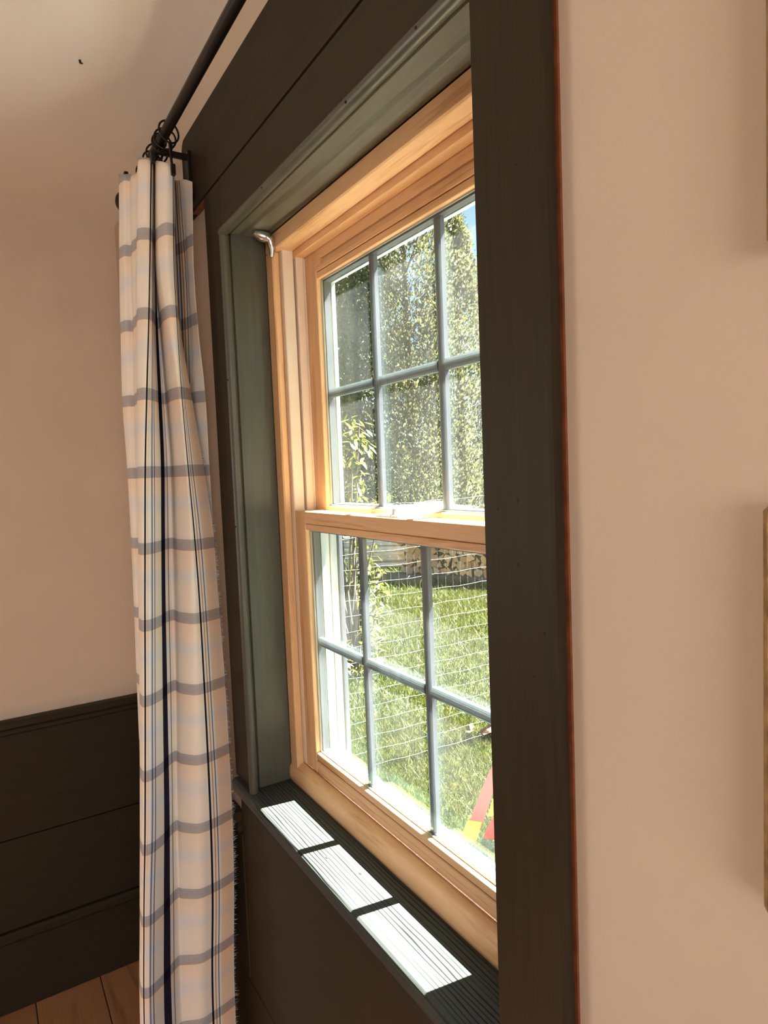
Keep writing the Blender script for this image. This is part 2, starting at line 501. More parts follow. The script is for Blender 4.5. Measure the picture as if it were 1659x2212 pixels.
# beads
rb = .0205
def bead(pts_, mat):
    q = MB(); q.tube(pts_, rb, 16); return q.build('bead', mat, t1)
bead([(1.004, 2.847, -1.467), (1.004, 2.847, 1.046)], M['paint_lit_z'])
bead([(1.004, 1.172, 1.064), (1.004, 2.866, 1.064)], M['paint_lit_y'])
for (x, y, z) in ((0.9835, 1.345, 1.062), (0.984, 1.70, 1.058), (0.9845, 2.35, 1.062), (0.984, 2.84, 0.42), (0.984, 2.843, -0.23)):
    MB().ball(x, y, z, .0042, nu=8, nv=5).build('nail_hole', M['hole'], t1)
for (y, z) in ((1.035, 0.62), (1.02, -0.46), (1.12, -0.10), (1.055, -0.08), (0.985, -0.36), (1.06, -0.22)):
    MB().ball(1.0, y, z, .0038, nu=8, nv=5, sc=(.3, 1, 1)).build('nail_hole', M['hole'], t1)

# stool (inside sill board)
prof = [(1.203, -1.467), (1.203, -1.530), (.978, -1.530), (.971, -1.524), (.968, -1.512), (.968, -1.484), (.972, -1.473), (.980, -1.467)]
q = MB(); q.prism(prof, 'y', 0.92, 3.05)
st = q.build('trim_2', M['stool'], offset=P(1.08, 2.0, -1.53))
tag(st, 'dark olive-grey wooden window stool with three sun patches', 'window sill', kind='structure')
MB().ball(1.10, 2.03, -1.4668, .006, nu=8, nv=4, sc=(1, 1.3, .2)).build('knot', M['hole'], st)
MB().ball(1.045, 2.19, -1.4668, .006, nu=8, nv=4, sc=(1, 1.6, .2)).build('knot', M['hole'], st)

# ================================================================== DOUBLE-HUNG WINDOW (window_1)
win = empty('window_1', P(1.30, 2.02, -1.467), 'clear pine double-hung window with six-lite sashes', 'window', kind='structure')
YM = (1.135 + 2.868)
CY = 2.0217                                  # centre line of the sashes
def mir(y): return 2 * CY - y
def part(name, mb, mats, parent=win): return mb.build(name, mats, parent)
YN = 1.135
part('frame_side', MB().box(1.203, 1.2385, 2.791, 2.867, -1.45, 0.9945, bev=.006), M['pine_z'])
part('frame_side', MB().box(1.203, 1.2385, YN + .001, mir(2.791), -1.45, 0.9945, bev=.006), M['pine_z'])
part('frame_head', MB().box(1.203, 1.2925, YN + .001, 2.867, 0.9937, 1.0655, bev=.005), M['pine_y'])
part('head_stop', MB().box(1.2925, 1.340, mir(2.80), 2.80, 0.9655, 1.07, bev=.002), M['pine_y'])
prof = [(1.2395, -1.467), (1.197, -1.467), (1.1945, -1.45), (1.1935, -1.43), (1.1955, -1.41), (1.2000, -1.394), (1.2075, -1.3805), (1.2175, -1.372), (1.228, -1.3675), (1.2395, -1.366)]
part('frame_sill', MB().prism(prof, 'y', YN + .001, 2.867, sm=True), M['pine_y'])
for sd in (0, 1):
    def yy(a, b): return (a, b) if sd == 0 else (mir(b), mir(a))
    j = MB()
    a, b = yy(2.763, 2.86); j.box(1.2388, 1.2925, a, b, -1.40, 1.0, bev=.004)
    a, b = yy(2.748, 2.86); j.box(1.2985, 1.335, a, b, -1.40, 0.97, bev=.004)
    a, b = yy(2.752, 2.86); j.box(1.335, 1.43, a, b, -1.40, 0.97, m=0, bev=.004)
    a, b = yy(2.80, 2.862); j.box(1.2388, 1.43, a, b, -1.40, 1.0, m=0, bev=0)
    part('jamb_liner', j, [M['liner']])
    e = MB()
    a, b = yy(2.742, 2.90); e.box(1.334, 1.350, a, b, -1.42, -0.26, bev=.003)
    a, b = yy(2.735, 2.90); e.box(1.352, 1.395, a, b, -1.42, -0.26, bev=.004)
    a, b = yy(2.728, 2.90); e.box(1.397, 1.432, a, b, -1.42, 1.02, bev=.004)
    part('exterior_jamb', e, M['white'])
    g = MB()
    a, b = yy(2.714, 2.90); g.box(1.433, 1.452, a, b, -1.42, 1.02, bev=.002)
    part('screen_channel', g, M['grey'])
    e = MB()
    a, b = yy(2.80, 3.06); e.box(1.4525, 1.50, a, b, -1.50, 1.20, bev=.006)
    part('exterior_casing', e, M['white'])
part('exterior_head', MB().box(1.343, 1.432, mir(2.86), 2.86, 0.975, 1.10, bev=.004), M['white'])
part('exterior_casing', MB().box(1.4525, 1.50, mir(3.06), 3.06, 1.0, 1.22, bev=.006), M['white'])
prof = [(1.323, -1.400), (1.323, -1.50), (1.465, -1.57), (1.465, -1.485)]
part('exterior_sill', MB().prism(prof, 'y', mir(3.06), 3.06), M['white'])

def sash(name, X0, X1, ya, yb_in, zt, zt_in, zb_in, zb, glass_x, groove=None, slot=None):
    """ya outer stile edge, yb_in inner stile edge (far side; near side mirrored)"""
    sb = MB()
    for (y0, y1) in ((yb_in, ya), (mir(ya), mir(yb_in))):
        sb.box(X0, X1, y0, y1, zb, zt, m=1, bev=.003)
    L0, L1 = mir(yb_in) - .001, yb_in + .001
    # top rail
    if slot:
        sb.box(X0, X1, L0, L1, slot[0], zt, m=0, bev=.003)
        sb.box(X0 + .014, X1, L0, L1, slot[1] - .002, slot[0] + .002, m=0, bev=0)
        sb.box(X0, X1, L0, L1, groove[0] + .002, slot[1], m=0, bev=.003)
        sb.box(X0, X1, slot[2], L1, slot[1] - .001, slot[0] + .001, m=0, bev=0)
        sb.box(X0 + .003, X1, L0, L1, zt_in, groove[0] - .001, m=0, bev=.002)
    else:
        sb.box(X0, X1, L0, L1, groove[0] + .001, zt, m=0, bev=.003)
        sb.box(X0 + .003, X1, L0, L1, zt_in, groove[0] - .001, m=0, bev=.002)
    # bottom rail
    if len(groove) > 1:
        sb.box(X0 + .003, X1, L0, L1, groove[1] + .0015, zb_in, m=0, bev=.002)
        sb.box(X0, X1, L0, L1, groove[2] + .0015, groove[1] - .0015, m=0, bev=.003)
        sb.box(X0 + .003, X1, L0, L1, zb, groove[2], m=0, bev=.002)
    else:
        sb.box(X0 + .004, X1, L0, L1, zb, zb_in, m=0, bev=.003)
    so = sb.build(name, [M['pine_y'], M['pine_z']], win)
    g0, g1 = glass_x
    zA, zB = zb_in - .012, zt_in + .012
    yA, yB = mir(yb_in) - .012, yb_in + .012
    part('inner_pane', MB().box(g0, g0 + .006, yA, yB, zA, zB, bev=0), M['glass_in'], so)
    part('outer_pane', MB().box(g1, g1 + .006, yA, yB, zA, zB, bev=0), M['glass_out'], so)
    # gasket + spacer + white exterior glazing stop around the glass
    def ring(x0, x1, wd, mat, nm):
        r_ = MB()
        i0, i1, k0, k1 = mir(yb_in), yb_in, zb_in, zt_in
        r_.box(x0, x1, i1 - wd, i1 - .001, k0, k1, bev=0).box(x0, x1, i0 + .001, i0 + wd, k0, k1, bev=0)
        r_.box(x0, x1, i0 + wd, i1 - wd, k0 + .0005, k0 + wd, bev=0).box(x0, x1, i0 + wd, i1 - wd, k1 - wd, k1 - .0005, bev=0)
        return part(nm, r_, mat, so)
    ring(g0 - .004, g0 - .0005, .006, M['white'], 'glazing_bead')
    ring(g0 + .0065, g1 - .0005, .010, M['spacer'], 'spacer')
    ring(g1 + .0065, X1 + .002, .011, M['white'], 'glazing_stop')
    # grille between the panes
    gx0, gx1 = g0 + .0085, g1 - .0025
    gm = (gx0 + gx1) / 2
    def bar_prof(c0, hw):
        return [(gx0 + .004, c0 - hw), (gx0, c0 - hw * .62), (gx0, c0 - hw * .45), (gx0 - .0012, c0 - hw * .3), (gx0 - .0012, c0 + hw * .3), (gx0, c0 + hw * .45), (gx0, c0 + hw * .62), (gx0 + .004, c0 + hw),
                (gx1 - .004, c0 + hw), (gx1, c0 + hw * .6), (gx1, c0 - hw * .6), (gx1 - .004, c0 - hw)]
    hw = .0185
    for yc in (2.236, mir(2.236)):
        part('muntin', MB().prism(bar_prof(yc, hw), 'z', zb_in, zt_in), M['muntin'], so)
    zc = (zt_in + zb_in) / 2
    ys = [mir(yb_in), mir(2.236) - hw, mir(2.236) + hw, 2.236 - hw, 2.236 + hw, yb_in]
    for y0, y1 in ((ys[0], ys[1]), (ys[2], ys[3]), (ys[4], ys[5])):
        part('muntin', MB().prism(bar_prof(zc, hw), 'y', y0 + .001, y1 - .001), M['muntin'], so)
    return so
lower = sash('lower_sash', 1.2385, 1.322, 2.762, 2.6555, -0.172, -0.255, -1.274, -1.365, (1.264, 1.300), groove=(-0.2285, -1.306, -1.338))
upper = sash('upper_sash', 1.342, 1.426, 2.747, 2.642, 1.0, 0.847, -0.155, -0.255, (1.367, 1.403), groove=(0.875,), slot=(0.925, 0.899, 2.60))
# weather strip between the meeting rails, sash lock
part('weather_strip', MB().box(1.322, 1.3415, mir(2.74), 2.74, -.25, -.178, bev=0), M['pine_y'], lower)
lk = MB()
lk.box(1.248, 1.316, 1.915, 2.075, -.1715, -.163, bev=.003)
lk.tube([(1.285, 1.96, -.165), (1.285, 1.96, -.145), (1.285, 1.96, -.138)], [.028, .026, .018], 14)
lk.tube([(1.285, 1.96, -.148), (1.29, 2.02, -.143), (1.30, 2.075, -.141)], [.012, .014, .010], 8)
part('sash_lock', lk, M['lock'], lower)
part('lock_keeper', MB().box(1.350, 1.364, 1.93, 2.06, -.156, -.135, bev=.004), M['lock'], upper)

# shade brackets screwed to the soffit
for yb, sg, lab in ((2.80, -1, 'bright zinc shade bracket at the far end of the window soffit'), (1.165, 1, 'bright zinc shade bracket peeking out by the near casing')):
    k = empty('shade_bracket', P(1.16, yb, 1.066), lab, 'bracket', 'shade brackets under the soffit')
    br = MB()
    br.box(1.125, 1.175, yb - .03, yb + .03, 1.058, 1.0655, bev=.002)
    br.build('plate', M['chrome'], k)
    h = MB()
    h.tube([(1.12, yb + sg * .02, 1.056), (1.145, yb + sg * .025, 1.045), (1.17, yb + sg * .03, 1.04), (1.188, yb + sg * .035, 1.028), (1.194, yb + sg * .035, .99), (1.190, yb + sg * .035, .955)], [.015, .024, .026, .022, .016, .009], 8)
    h.build('hook', M['chrome'], k)
    MB().ball(1.135, yb, 1.057, .008, nu=8, nv=5).build('screw', M['iron'], k)

# ================================================================== CURTAIN ROD, RINGS, CURTAIN
RX, RZ = 0.862, 1.588
rod = empty('curtain_rod', P(RX, 2.0, RZ), 'dark bronze curtain rod with ball finial above the window', 'curtain rod')
MB().tube([(RX, 0.60, RZ), (RX, 3.98, RZ)], .0235, 18).build('pole', M['iron'], rod)
for ye in (0.58, 4.04):
    MB().ball(RX, ye, RZ, .066, nu=20, nv=14).build('finial', M['iron'], rod)
for yb in (0.84, 3.27):
    b_ = MB()
    b_.box(.986, 1.0, yb - .026, yb + .026, 1.345, 1.575, bev=.003)
    b_.box(RX - .01, .992, yb - .011, yb + .011, 1.535, 1.562, bev=.003)
    b_.tube([(RX, yb - .014, RZ), (RX, yb + .014, RZ)], .032, 16)
    bo = b_.build('bracket', M['iron'], rod)
    MB().ball(.986, yb, 1.40, .008, nu=8, nv=5).build('screw', M['iron'], bo)
ring_lab = ['dark metal curtain ring nearest the viewer on the rod', 'second dark curtain ring from the viewer, above the front pleat', 'third dark curtain ring from the viewer, at the rod bracket',
            'fourth dark curtain ring from the viewer, behind the bracket', 'fifth dark curtain ring from the viewer, above the rear pleats', 'dark curtain ring farthest from the viewer, by the finial']
for i, (yr, hx, hz) in enumerate(((3.10, .868, 1.405), (3.17, .80, 1.475), (3.225, .845, 1.475), (3.33, .855, 1.535), (3.42, .80, 1.485), (3.56, .76, 1.53))):
    k = empty('curtain_ring', P(RX, yr, RZ - .025), ring_lab[i], 'curtain ring', 'dark rings on the curtain rod')
    tilt = (.25, -.18, .1, -.25, .2, -.1)[i]
    pts = []
    for a in range(24):
        an = 2 * math.pi * a / 24
        pts.append((RX + .047 * math.sin(an), yr + .047 * tilt * math.sin(an), RZ - .023 + .047 * math.cos(an)))
    MB().tube(pts, .0045, 8, closed=True).build('ring', M['iron'], k)
    c_ = MB()
    c_.tube([(RX, yr, RZ - .070), ((RX + hx) / 2, yr, (RZ - .075 + hz) / 2), (hx, yr, hz + .01)], .006, 6)
    c_.box(hx - .010, hx + .010, yr - .022, yr + .006, hz - .035, hz + .015, bev=.003)
    c_.build('clip', M['iron'], k)
CURT = [  # plan of the folded cloth: columns along the cloth, each from header to floor (metres)
    [(0.419,1.358,2.222), (0.412,1.359,2.053), (0.414,1.359,1.927), (0.421,1.359,1.792), (0.421,1.359,1.656), (0.421,1.358,1.518), (0.418,1.357,1.380), (0.415,1.355,1.195), (0.411,1.354,0.960), (0.406,1.352,0.770), (0.393,1.349,0.519), (0.388,1.348,0.019)],
    [(0.411,1.379,2.233), (0.408,1.380,2.053), (0.409,1.381,1.927), (0.408,1.381,1.792), (0.408,1.380,1.656), (0.408,1.379,1.518), (0.405,1.378,1.380), (0.402,1.376,1.195), (0.397,1.373,0.960), (0.392,1.370,0.770), (0.378,1.366,0.519), (0.373,1.365,0.019)],
    [(0.406,1.401,2.239), (0.409,1.403,2.053), (0.407,1.404,1.927), (0.403,1.404,1.792), (0.400,1.403,1.656), (0.399,1.401,1.518), (0.396,1.397,1.380), (0.392,1.393,1.195), (0.387,1.388,0.960), (0.380,1.382,0.770), (0.365,1.375,0.519), (0.359,1.372,0.019)],
    [(0.400,1.435,2.251), (0.397,1.437,2.053), (0.395,1.438,1.927), (0.393,1.438,1.792), (0.391,1.437,1.656), (0.388,1.435,1.518), (0.385,1.432,1.380), (0.381,1.427,1.195), (0.374,1.422,0.960), (0.365,1.416,0.770), (0.350,1.409,0.519), (0.344,1.406,0.019)],
    [(0.373,1.486,2.266), (0.364,1.484,2.053), (0.361,1.482,1.927), (0.357,1.479,1.792), (0.353,1.476,1.656), (0.350,1.473,1.518), (0.347,1.470,1.380), (0.341,1.466,1.195), (0.331,1.461,0.960), (0.323,1.457,0.770), (0.309,1.452,0.519), (0.303,1.450,0.019)],
    [(0.340,1.529,2.284), (0.327,1.525,2.053), (0.323,1.521,1.927), (0.317,1.517,1.792), (0.314,1.512,1.656), (0.310,1.507,1.518), (0.305,1.502,1.380), (0.298,1.496,1.195), (0.288,1.490,0.960), (0.279,1.484,0.770), (0.264,1.477,0.519), (0.259,1.475,0.019)],
    [(0.312,1.520,2.278), (0.298,1.516,2.053), (0.292,1.511,1.927), (0.286,1.506,1.792), (0.286,1.500,1.656), (0.284,1.494,1.518), (0.280,1.488,1.380), (0.274,1.482,1.195), (0.267,1.475,0.960), (0.258,1.468,0.770), (0.243,1.460,0.519), (0.237,1.457,0.019)],
    [(0.314,1.486,2.266), (0.301,1.482,2.053), (0.296,1.478,1.927), (0.290,1.474,1.792), (0.287,1.470,1.656), (0.282,1.465,1.518), (0.278,1.459,1.380), (0.272,1.454,1.195), (0.264,1.448,0.960), (0.254,1.441,0.770), (0.239,1.435,0.519), (0.233,1.432,0.019)],
    [(0.325,1.482,2.267), (0.314,1.478,2.053), (0.309,1.475,1.927), (0.302,1.470,1.792), (0.296,1.466,1.656), (0.289,1.460,1.518), (0.283,1.454,1.380), (0.275,1.448,1.195), (0.265,1.441,0.960), (0.256,1.434,0.770), (0.240,1.426,0.519), (0.234,1.423,0.019)],
    [(0.323,1.456,2.255), (0.312,1.452,2.053), (0.306,1.448,1.927), (0.299,1.444,1.792), (0.293,1.439,1.656), (0.288,1.435,1.518), (0.282,1.430,1.380), (0.274,1.425,1.195), (0.263,1.420,0.960), (0.254,1.415,0.770), (0.240,1.409,0.519), (0.234,1.407,0.019)],
    [(0.327,1.426,2.249), (0.314,1.423,2.053), (0.305,1.420,1.927), (0.297,1.415,1.792), (0.289,1.411,1.656), (0.283,1.405,1.518), (0.277,1.399,1.380), (0.268,1.391,1.195), (0.256,1.384,0.960), (0.246,1.375,0.770), (0.230,1.366,0.519), (0.224,1.363,0.019)],
    [(0.322,1.383,2.258), (0.306,1.379,2.053), (0.298,1.374,1.927), (0.288,1.369,1.792), (0.279,1.364,1.656), (0.271,1.358,1.518), (0.262,1.352,1.380), (0.251,1.345,1.195), (0.236,1.338,0.960), (0.223,1.331,0.770), (0.208,1.324,0.519), (0.202,1.321,0.019)],
    [(0.330,1.371,2.256), (0.314,1.364,2.053), (0.303,1.357,1.927), (0.291,1.349,1.792), (0.280,1.341,1.656), (0.270,1.332,1.518), (0.261,1.323,1.380), (0.248,1.313,1.195), (0.232,1.303,0.960), (0.217,1.292,0.770), (0.201,1.281,0.519), (0.195,1.276,0.019)],
    [(0.343,1.371,2.258), (0.326,1.362,2.053), (0.314,1.353,1.927), (0.300,1.343,1.792), (0.287,1.334,1.656), (0.276,1.324,1.518), (0.265,1.313,1.380), (0.252,1.302,1.195), (0.235,1.291,0.960), (0.219,1.280,0.770), (0.204,1.268,0.519), (0.198,1.264,0.019)],
    [(0.353,1.392,2.267), (0.336,1.381,2.053), (0.325,1.369,1.927), (0.314,1.357,1.792), (0.303,1.345,1.656), (0.292,1.332,1.518), (0.281,1.319,1.380), (0.267,1.306,1.195), (0.250,1.292,0.960), (0.232,1.278,0.770), (0.216,1.264,0.519), (0.210,1.258,0.019)],
    [(0.366,1.435,2.286), (0.349,1.419,2.053), (0.339,1.404,1.927), (0.332,1.389,1.792), (0.325,1.373,1.656), (0.314,1.358,1.518), (0.303,1.343,1.380), (0.290,1.327,1.195), (0.275,1.312,0.960), (0.259,1.296,0.770), (0.243,1.281,0.519), (0.237,1.275,0.019)],
    [(0.371,1.452,2.293), (0.355,1.440,2.053), (0.349,1.427,1.927), (0.344,1.413,1.792), (0.338,1.399,1.656), (0.327,1.383,1.518), (0.316,1.367,1.380), (0.304,1.350,1.195), (0.290,1.332,0.960), (0.275,1.313,0.770), (0.260,1.294,0.519), (0.254,1.286,0.019)],
    [(0.368,1.435,2.285), (0.354,1.429,2.053), (0.354,1.422,1.927), (0.354,1.414,1.792), (0.353,1.404,1.656), (0.345,1.392,1.518), (0.336,1.379,1.380), (0.325,1.364,1.195), (0.309,1.348,0.960), (0.296,1.330,0.770), (0.280,1.311,0.519), (0.273,1.303,0.019)],
    [(0.352,1.366,2.253), (0.341,1.366,2.053), (0.346,1.365,1.927), (0.350,1.362,1.792), (0.351,1.359,1.656), (0.346,1.354,1.518), (0.339,1.347,1.380), (0.329,1.340,1.195), (0.316,1.332,0.960), (0.305,1.322,0.770), (0.291,1.311,0.519), (0.285,1.306,0.019)],
    [(0.357,1.324,2.234), (0.347,1.323,2.053), (0.349,1.321,1.927), (0.354,1.320,1.792), (0.358,1.318,1.656), (0.359,1.315,1.518), (0.355,1.312,1.380), (0.349,1.309,1.195), (0.340,1.306,0.960), (0.333,1.302,0.770), (0.321,1.298,0.519), (0.316,1.296,0.019)],
    [(0.372,1.324,2.229), (0.362,1.321,2.053), (0.360,1.318,1.927), (0.360,1.315,1.792), (0.363,1.313,1.656), (0.367,1.311,1.518), (0.369,1.309,1.380), (0.368,1.307,1.195), (0.365,1.305,0.960), (0.359,1.304,0.770), (0.345,1.302,0.519), (0.339,1.302,0.019)],
    [(0.377,1.332,2.231), (0.367,1.330,2.053), (0.366,1.327,1.927), (0.372,1.325,1.792), (0.381,1.322,1.656), (0.390,1.319,1.518), (0.392,1.317,1.380), (0.392,1.314,1.195), (0.391,1.312,0.960), (0.385,1.309,0.770), (0.371,1.307,0.519), (0.365,1.306,0.019)],
    [(0.382,1.349,2.237), (0.373,1.346,2.053), (0.373,1.343,1.927), (0.386,1.339,1.792), (0.401,1.336,1.656), (0.413,1.332,1.518), (0.415,1.329,1.380), (0.418,1.325,1.195), (0.417,1.322,0.960), (0.411,1.319,0.770), (0.397,1.315,0.519), (0.391,1.314,0.019)],
]

def cr(Pm, t):
    """Catmull-Rom through rows of Pm (n,k,3) at parameters t"""
    n = Pm.shape[0]
    i = np.clip(np.floor(t).astype(int), 0, n - 2)
    u = (t - i)[:, None, None]
    g = lambda k: Pm[np.clip(k, 0, n - 1)]
    p0, p1, p2, p3 = g(i - 1), g(i), g(i + 1), g(i + 2)
    return 0.5 * (2 * p1 + (p2 - p0) * u + (2 * p0 - 5 * p1 + 4 * p2 - p3) * u ** 2 + (3 * p1 - p0 - 3 * p2 + p3) * u ** 3)

# plaid cloth: stripes along the drop come from u (position across the cloth), bands from v
mt, nt, out = new_mat('plaid_cloth')
M['cloth'] = mt
uv = N(nt, 'UVMap')
sp = N(nt, 'SeparateXYZ'); nt.links.new(uv.outputs[0], sp.inputs[0])
CREAM, PEACH, BLK, NAVY, WHT, BLU, ORG, GRY = (0.87, 0.83, 0.79), (0.86, 0.68, 0.54), (0.020, 0.016, 0.024), (0.030, 0.028, 0.050), (0.86, 0.85, 0.86), (0.22, 0.24, 0.42), (0.58, 0.30, 0.12), (0.17, 0.16, 0.19)
st_ = [(0, CREAM), (1.90, BLK), (2.05, CREAM), (2.25, ORG), (2.42, CREAM), (2.55, GRY), (2.68, CREAM), (2.80, GRY), (2.88, CREAM),
       (12.85, BLK), (13.14, WHT), (13.32, PEACH), (13.45, WHT), (13.58, GRY), (13.66, WHT), (13.80, BLU), (13.94, WHT), (14.12, GRY), (14.20, CREAM),
       (15.0, NAVY), (16.0, WHT), (16.36, GRY), (16.46, CREAM), (19.88, BLK), (20.07, WHT), (20.26, ORG), (20.36, WHT), (20.46, GRY), (20.58, WHT), (20.72, GRY), (20.78, PEACH), (21.8, WHT)]
rp = ramp(nt, sp.outputs[0], [(p_ / 22, c_) for p_, c_ in st_], 'CONSTANT')
fr = N(nt, 'Math', operation='FRACT'); nt.links.new(sp.outputs[1], fr.inputs[0])
# warp-wise tint across the repeat: peach below the band, bluish half way, cream above
tint = ramp(nt, fr.outputs[0], [(0.0, (0.86, 0.86, 0.90)), (0.10, (1.0, 0.86, 0.74)), (0.26, (1.0, 0.91, 0.83)), (0.44, (0.88, 0.89, 0.94)), (0.58, (0.99, 0.93, 0.88)), (0.85, (1.0, 0.96, 0.90)), (1.0, (0.86, 0.86, 0.90))])
mu = N(nt, 'MixRGB', blend_type='MULTIPLY'); mu.inputs[0].default_value = 1
nt.links.new(rp.outputs[0], mu.inputs[1]); nt.links.new(tint.outputs[0], mu.inputs[2])
# heathered grey weft band
band = ramp(nt, fr.outputs[0], [(0.0, (1, 1, 1)), (0.075, (0, 0, 0)), (0.925, (1, 1, 1))], 'CONSTANT')
mp = N(nt, 'Mapping'); mp.inputs['Scale'].default_value = (420, 60, 1)
nt.links.new(uv.outputs[0], mp.inputs[0])
nz = N(nt, 'TexNoise', Scale=1.0, Detail=3.0); nt.links.new(mp.outputs[0], nz.inputs['Vector'])
hr = ramp(nt, nz.outputs['Fac'], [(0.3, (0.46, 0.46, 0.50)), (0.7, (0.68, 0.68, 0.72))])
hb = N(nt, 'MixRGB', blend_type='MULTIPLY'); hb.inputs[0].default_value = 1
nt.links.new(mu.outputs[0], hb.inputs[1]); nt.links.new(hr.outputs[0], hb.inputs[2])
fin = N(nt, 'MixRGB'); nt.links.new(band.outputs[0], fin.inputs[0])
nt.links.new(mu.outputs[0], fin.inputs[1]); nt.links.new(hb.outputs[0], fin.inputs[2])
df = N(nt, 'BsdfDiffuse'); tl = N(nt, 'BsdfTranslucent')
nt.links.new(fin.outputs[0], df.inputs[0]); nt.links.new(fin.outputs[0], tl.inputs[0])
wv = N(nt, 'TexNoise', Scale=900.0, Detail=1.0); nt.links.new(coords(nt), wv.inputs['Vector'])
bp = N(nt, 'Bump', Strength=0.25, Distance=0.001); nt.links.new(wv.outputs['Fac'], bp.inputs['Height'])
nt.links.new(bp.outputs[0], df.inputs['Normal'])
mx = N(nt, 'MixShader'); mx.inputs[0].default_value = 0.08
nt.links.new(df.outputs[0], mx.inputs[1]); nt.links.new(tl.outputs[0], mx.inputs[2])
nt.links.new(mx.outputs[0], out.inputs[0])

C = np.array(CURT)                       # (23 columns, 12 rows, 3)
tc_ = np.linspace(0, C.shape[0] - 1, 22 * 8 + 1)
tr_ = np.linspace(0, C.shape[1] - 1, 100)
G = cr(C, tc_)                           # columns
G = cr(G.transpose(1, 0, 2), tr_)        # rows, columns
G[:, :, 2] = np.maximum(G[:, :, 2], 0.012)
nr, nc = G.shape[:2]
bz = [2.107, 1.9494, 1.7909, 1.6379, 1.4894, 1.3419, 1.1981, 1.0544, 0.9144, 0.7809, 0.6475]
ext = [2.107 + .158 * k for k in (3, 2, 1)] + bz + [0.6475 - .135 * k for k in (1, 2, 3, 4, 5)]
vv = np.interp(-G[:, :, 2].ravel(), [-z for z in ext], np.arange(len(ext)))
uu = np.tile(tc_ / 22, nr)
F = [[r * nc + k, (r + 1) * nc + k, (r + 1) * nc + k + 1, r * nc + k + 1] for r in range(nr - 1) for k in range(nc - 1)]
cu = empty('curtain', tuple(C[11, -1]), 'cream plaid curtain gathered at the far end of the rod', 'curtain')
cl = mesh_obj('cloth', G.reshape(-1, 3), F, M['cloth'], cu, smooth=True, uvs=np.c_[uu, vv])
sol = cl.modifiers.new('thickness', 'SOLIDIFY'); sol.thickness = 0.0012; sol.offset = 0
# frayed edge
E_, Dn = G[:, -1], G[:, -1] - G[:, -6]
V, Fq, UVf = [], [], []
for k in range(900):
    t = rng.uniform(32, nr - 2); i = int(t); p = E_[i] * (1 - t + i) + E_[i + 1] * (t - i)
    d = Dn[i] / np.linalg.norm(Dn[i]); d = d + np.array([rng.normal(0, .25), rng.normal(0, .35), rng.normal(-.15, .35)])
    l = rng.uniform(.003, .009); hw = .0004
    b = len(V)
    V += [p + [0, 0, hw] - d * .001, p - [0, 0, hw] - d * .001, p + d * l]
    Fq.append([b, b + 1, b + 2])
    vz = np.interp(-p[2], [-z for z in ext], np.arange(len(ext))); UVf += [(0.998, vz)] * 3
tag(mesh_obj('fringe', V, Fq, M['cloth'], cu, uvs=UVf), 'frayed white thread edge', kind='stuff')

# ================================================================== PICTURE FRAMES ON THE NEAR WALL
def picture(z0, z1, y1, wid, label):
    e = empty('picture_frame', P(XW, y1 - wid / 2, z0), label, 'picture frame', 'gilt frames on the near wall')
    y0 = y1 - wid
    fwid = .10
    X0 = XW - .052
    def member(a, b, c_, d_, nm='frame_rail'):
        q = MB()
        q.box(X0, XW - .001, a, b, c_, d_, bev=.012)
        q.build(nm, M['gold'], e)
    member(y1 - fwid, y1, z0, z1, 'frame_stile'); member(y0, y0 + fwid, z0, z1, 'frame_stile')
    member(y0 + fwid, y1 - fwid, z0, z0 + fwid); member(y0 + fwid, y1 - fwid, z1 - fwid, z1)
    q = MB()
    for (a, b, c_, d_) in ((y1 - .028, y1 - .016, z0 + .02, z1 - .02), (y0 + .016, y0 + .028, z0 + .02, z1 - .02), (y0 + .02, y1 - .02, z0 + .016, z0 + .028), (y0 + .02, y1 - .02, z1 - .028, z1 - .016)):
        q.box(X0 - .004, X0 + .01, a, b, c_, d_, bev=.003)
    q.build('outer_fillet', M['gilt_dark'], e)
    MB().box(XW - .02, XW - .002, y0 + fwid - .01, y1 - fwid + .01, z0 + fwid - .01, z1 - fwid + .01, bev=0).build('mat_board', M['mat_board'], e)
    MB().box(XW - .022, XW - .018, y0 + fwid + .09, y1 - fwid - .09, z0 + fwid + .09, z1 - fwid - .09, bev=0).build('print', M['print'], e)
picture(0.298, 1.20, 0.528, .75, 'upper gilt picture frame on the beige wall right of the window')
picture(-0.716, -0.073, 0.534, .75, 'lower gilt picture frame on the beige wall right of the window')

# small dark nail left in the ceiling
nl = MB(); nl.tube([(.543, 3.335, ZC + .01), (.545, 3.333, ZC - .012), (.552, 3.32, ZC - .02)], [.006, .005, .003], 6)
tag(nl.build('ceiling_nail', M['hole'], offset=P(.543, 3.335, ZC)), 'tiny bent dark nail sticking out of the ceiling', 'nail')

# ================================================================== GARDEN
M['soil'] = None
mt, nt, out = new_mat('lawn_ground'); M['soil'] = mt
v = coords(nt)
n1 = N(nt, 'TexNoise', Scale=1.3, Detail=5.0); nt.links.new(v, n1.inputs['Vector'])
n2 = N(nt, 'TexNoise', Scale=35.0, Detail=5.0); nt.links.new(v, n2.inputs['Vector'])
ad = N(nt, 'Math', operation='MULTIPLY_ADD'); nt.links.new(n2.outputs['Fac'], ad.inputs[0]); ad.inputs[1].default_value = 0.8; nt.links.new(n1.outputs['Fac'], ad.inputs[2])
r = ramp(nt, ad.outputs[0], [(0.55, (0.012, 0.019, 0.005)), (0.85, (0.026, 0.034, 0.009)), (1.1, (0.046, 0.043, 0.017))])
b = N(nt, 'BsdfPrincipled', Roughness=0.9); b.inputs['Specular IOR Level'].default_value = 0.1
nt.links.new(r.outputs[0], b.inputs['Base Color']); nt.links.new(b.outputs[0], out.inputs[0])
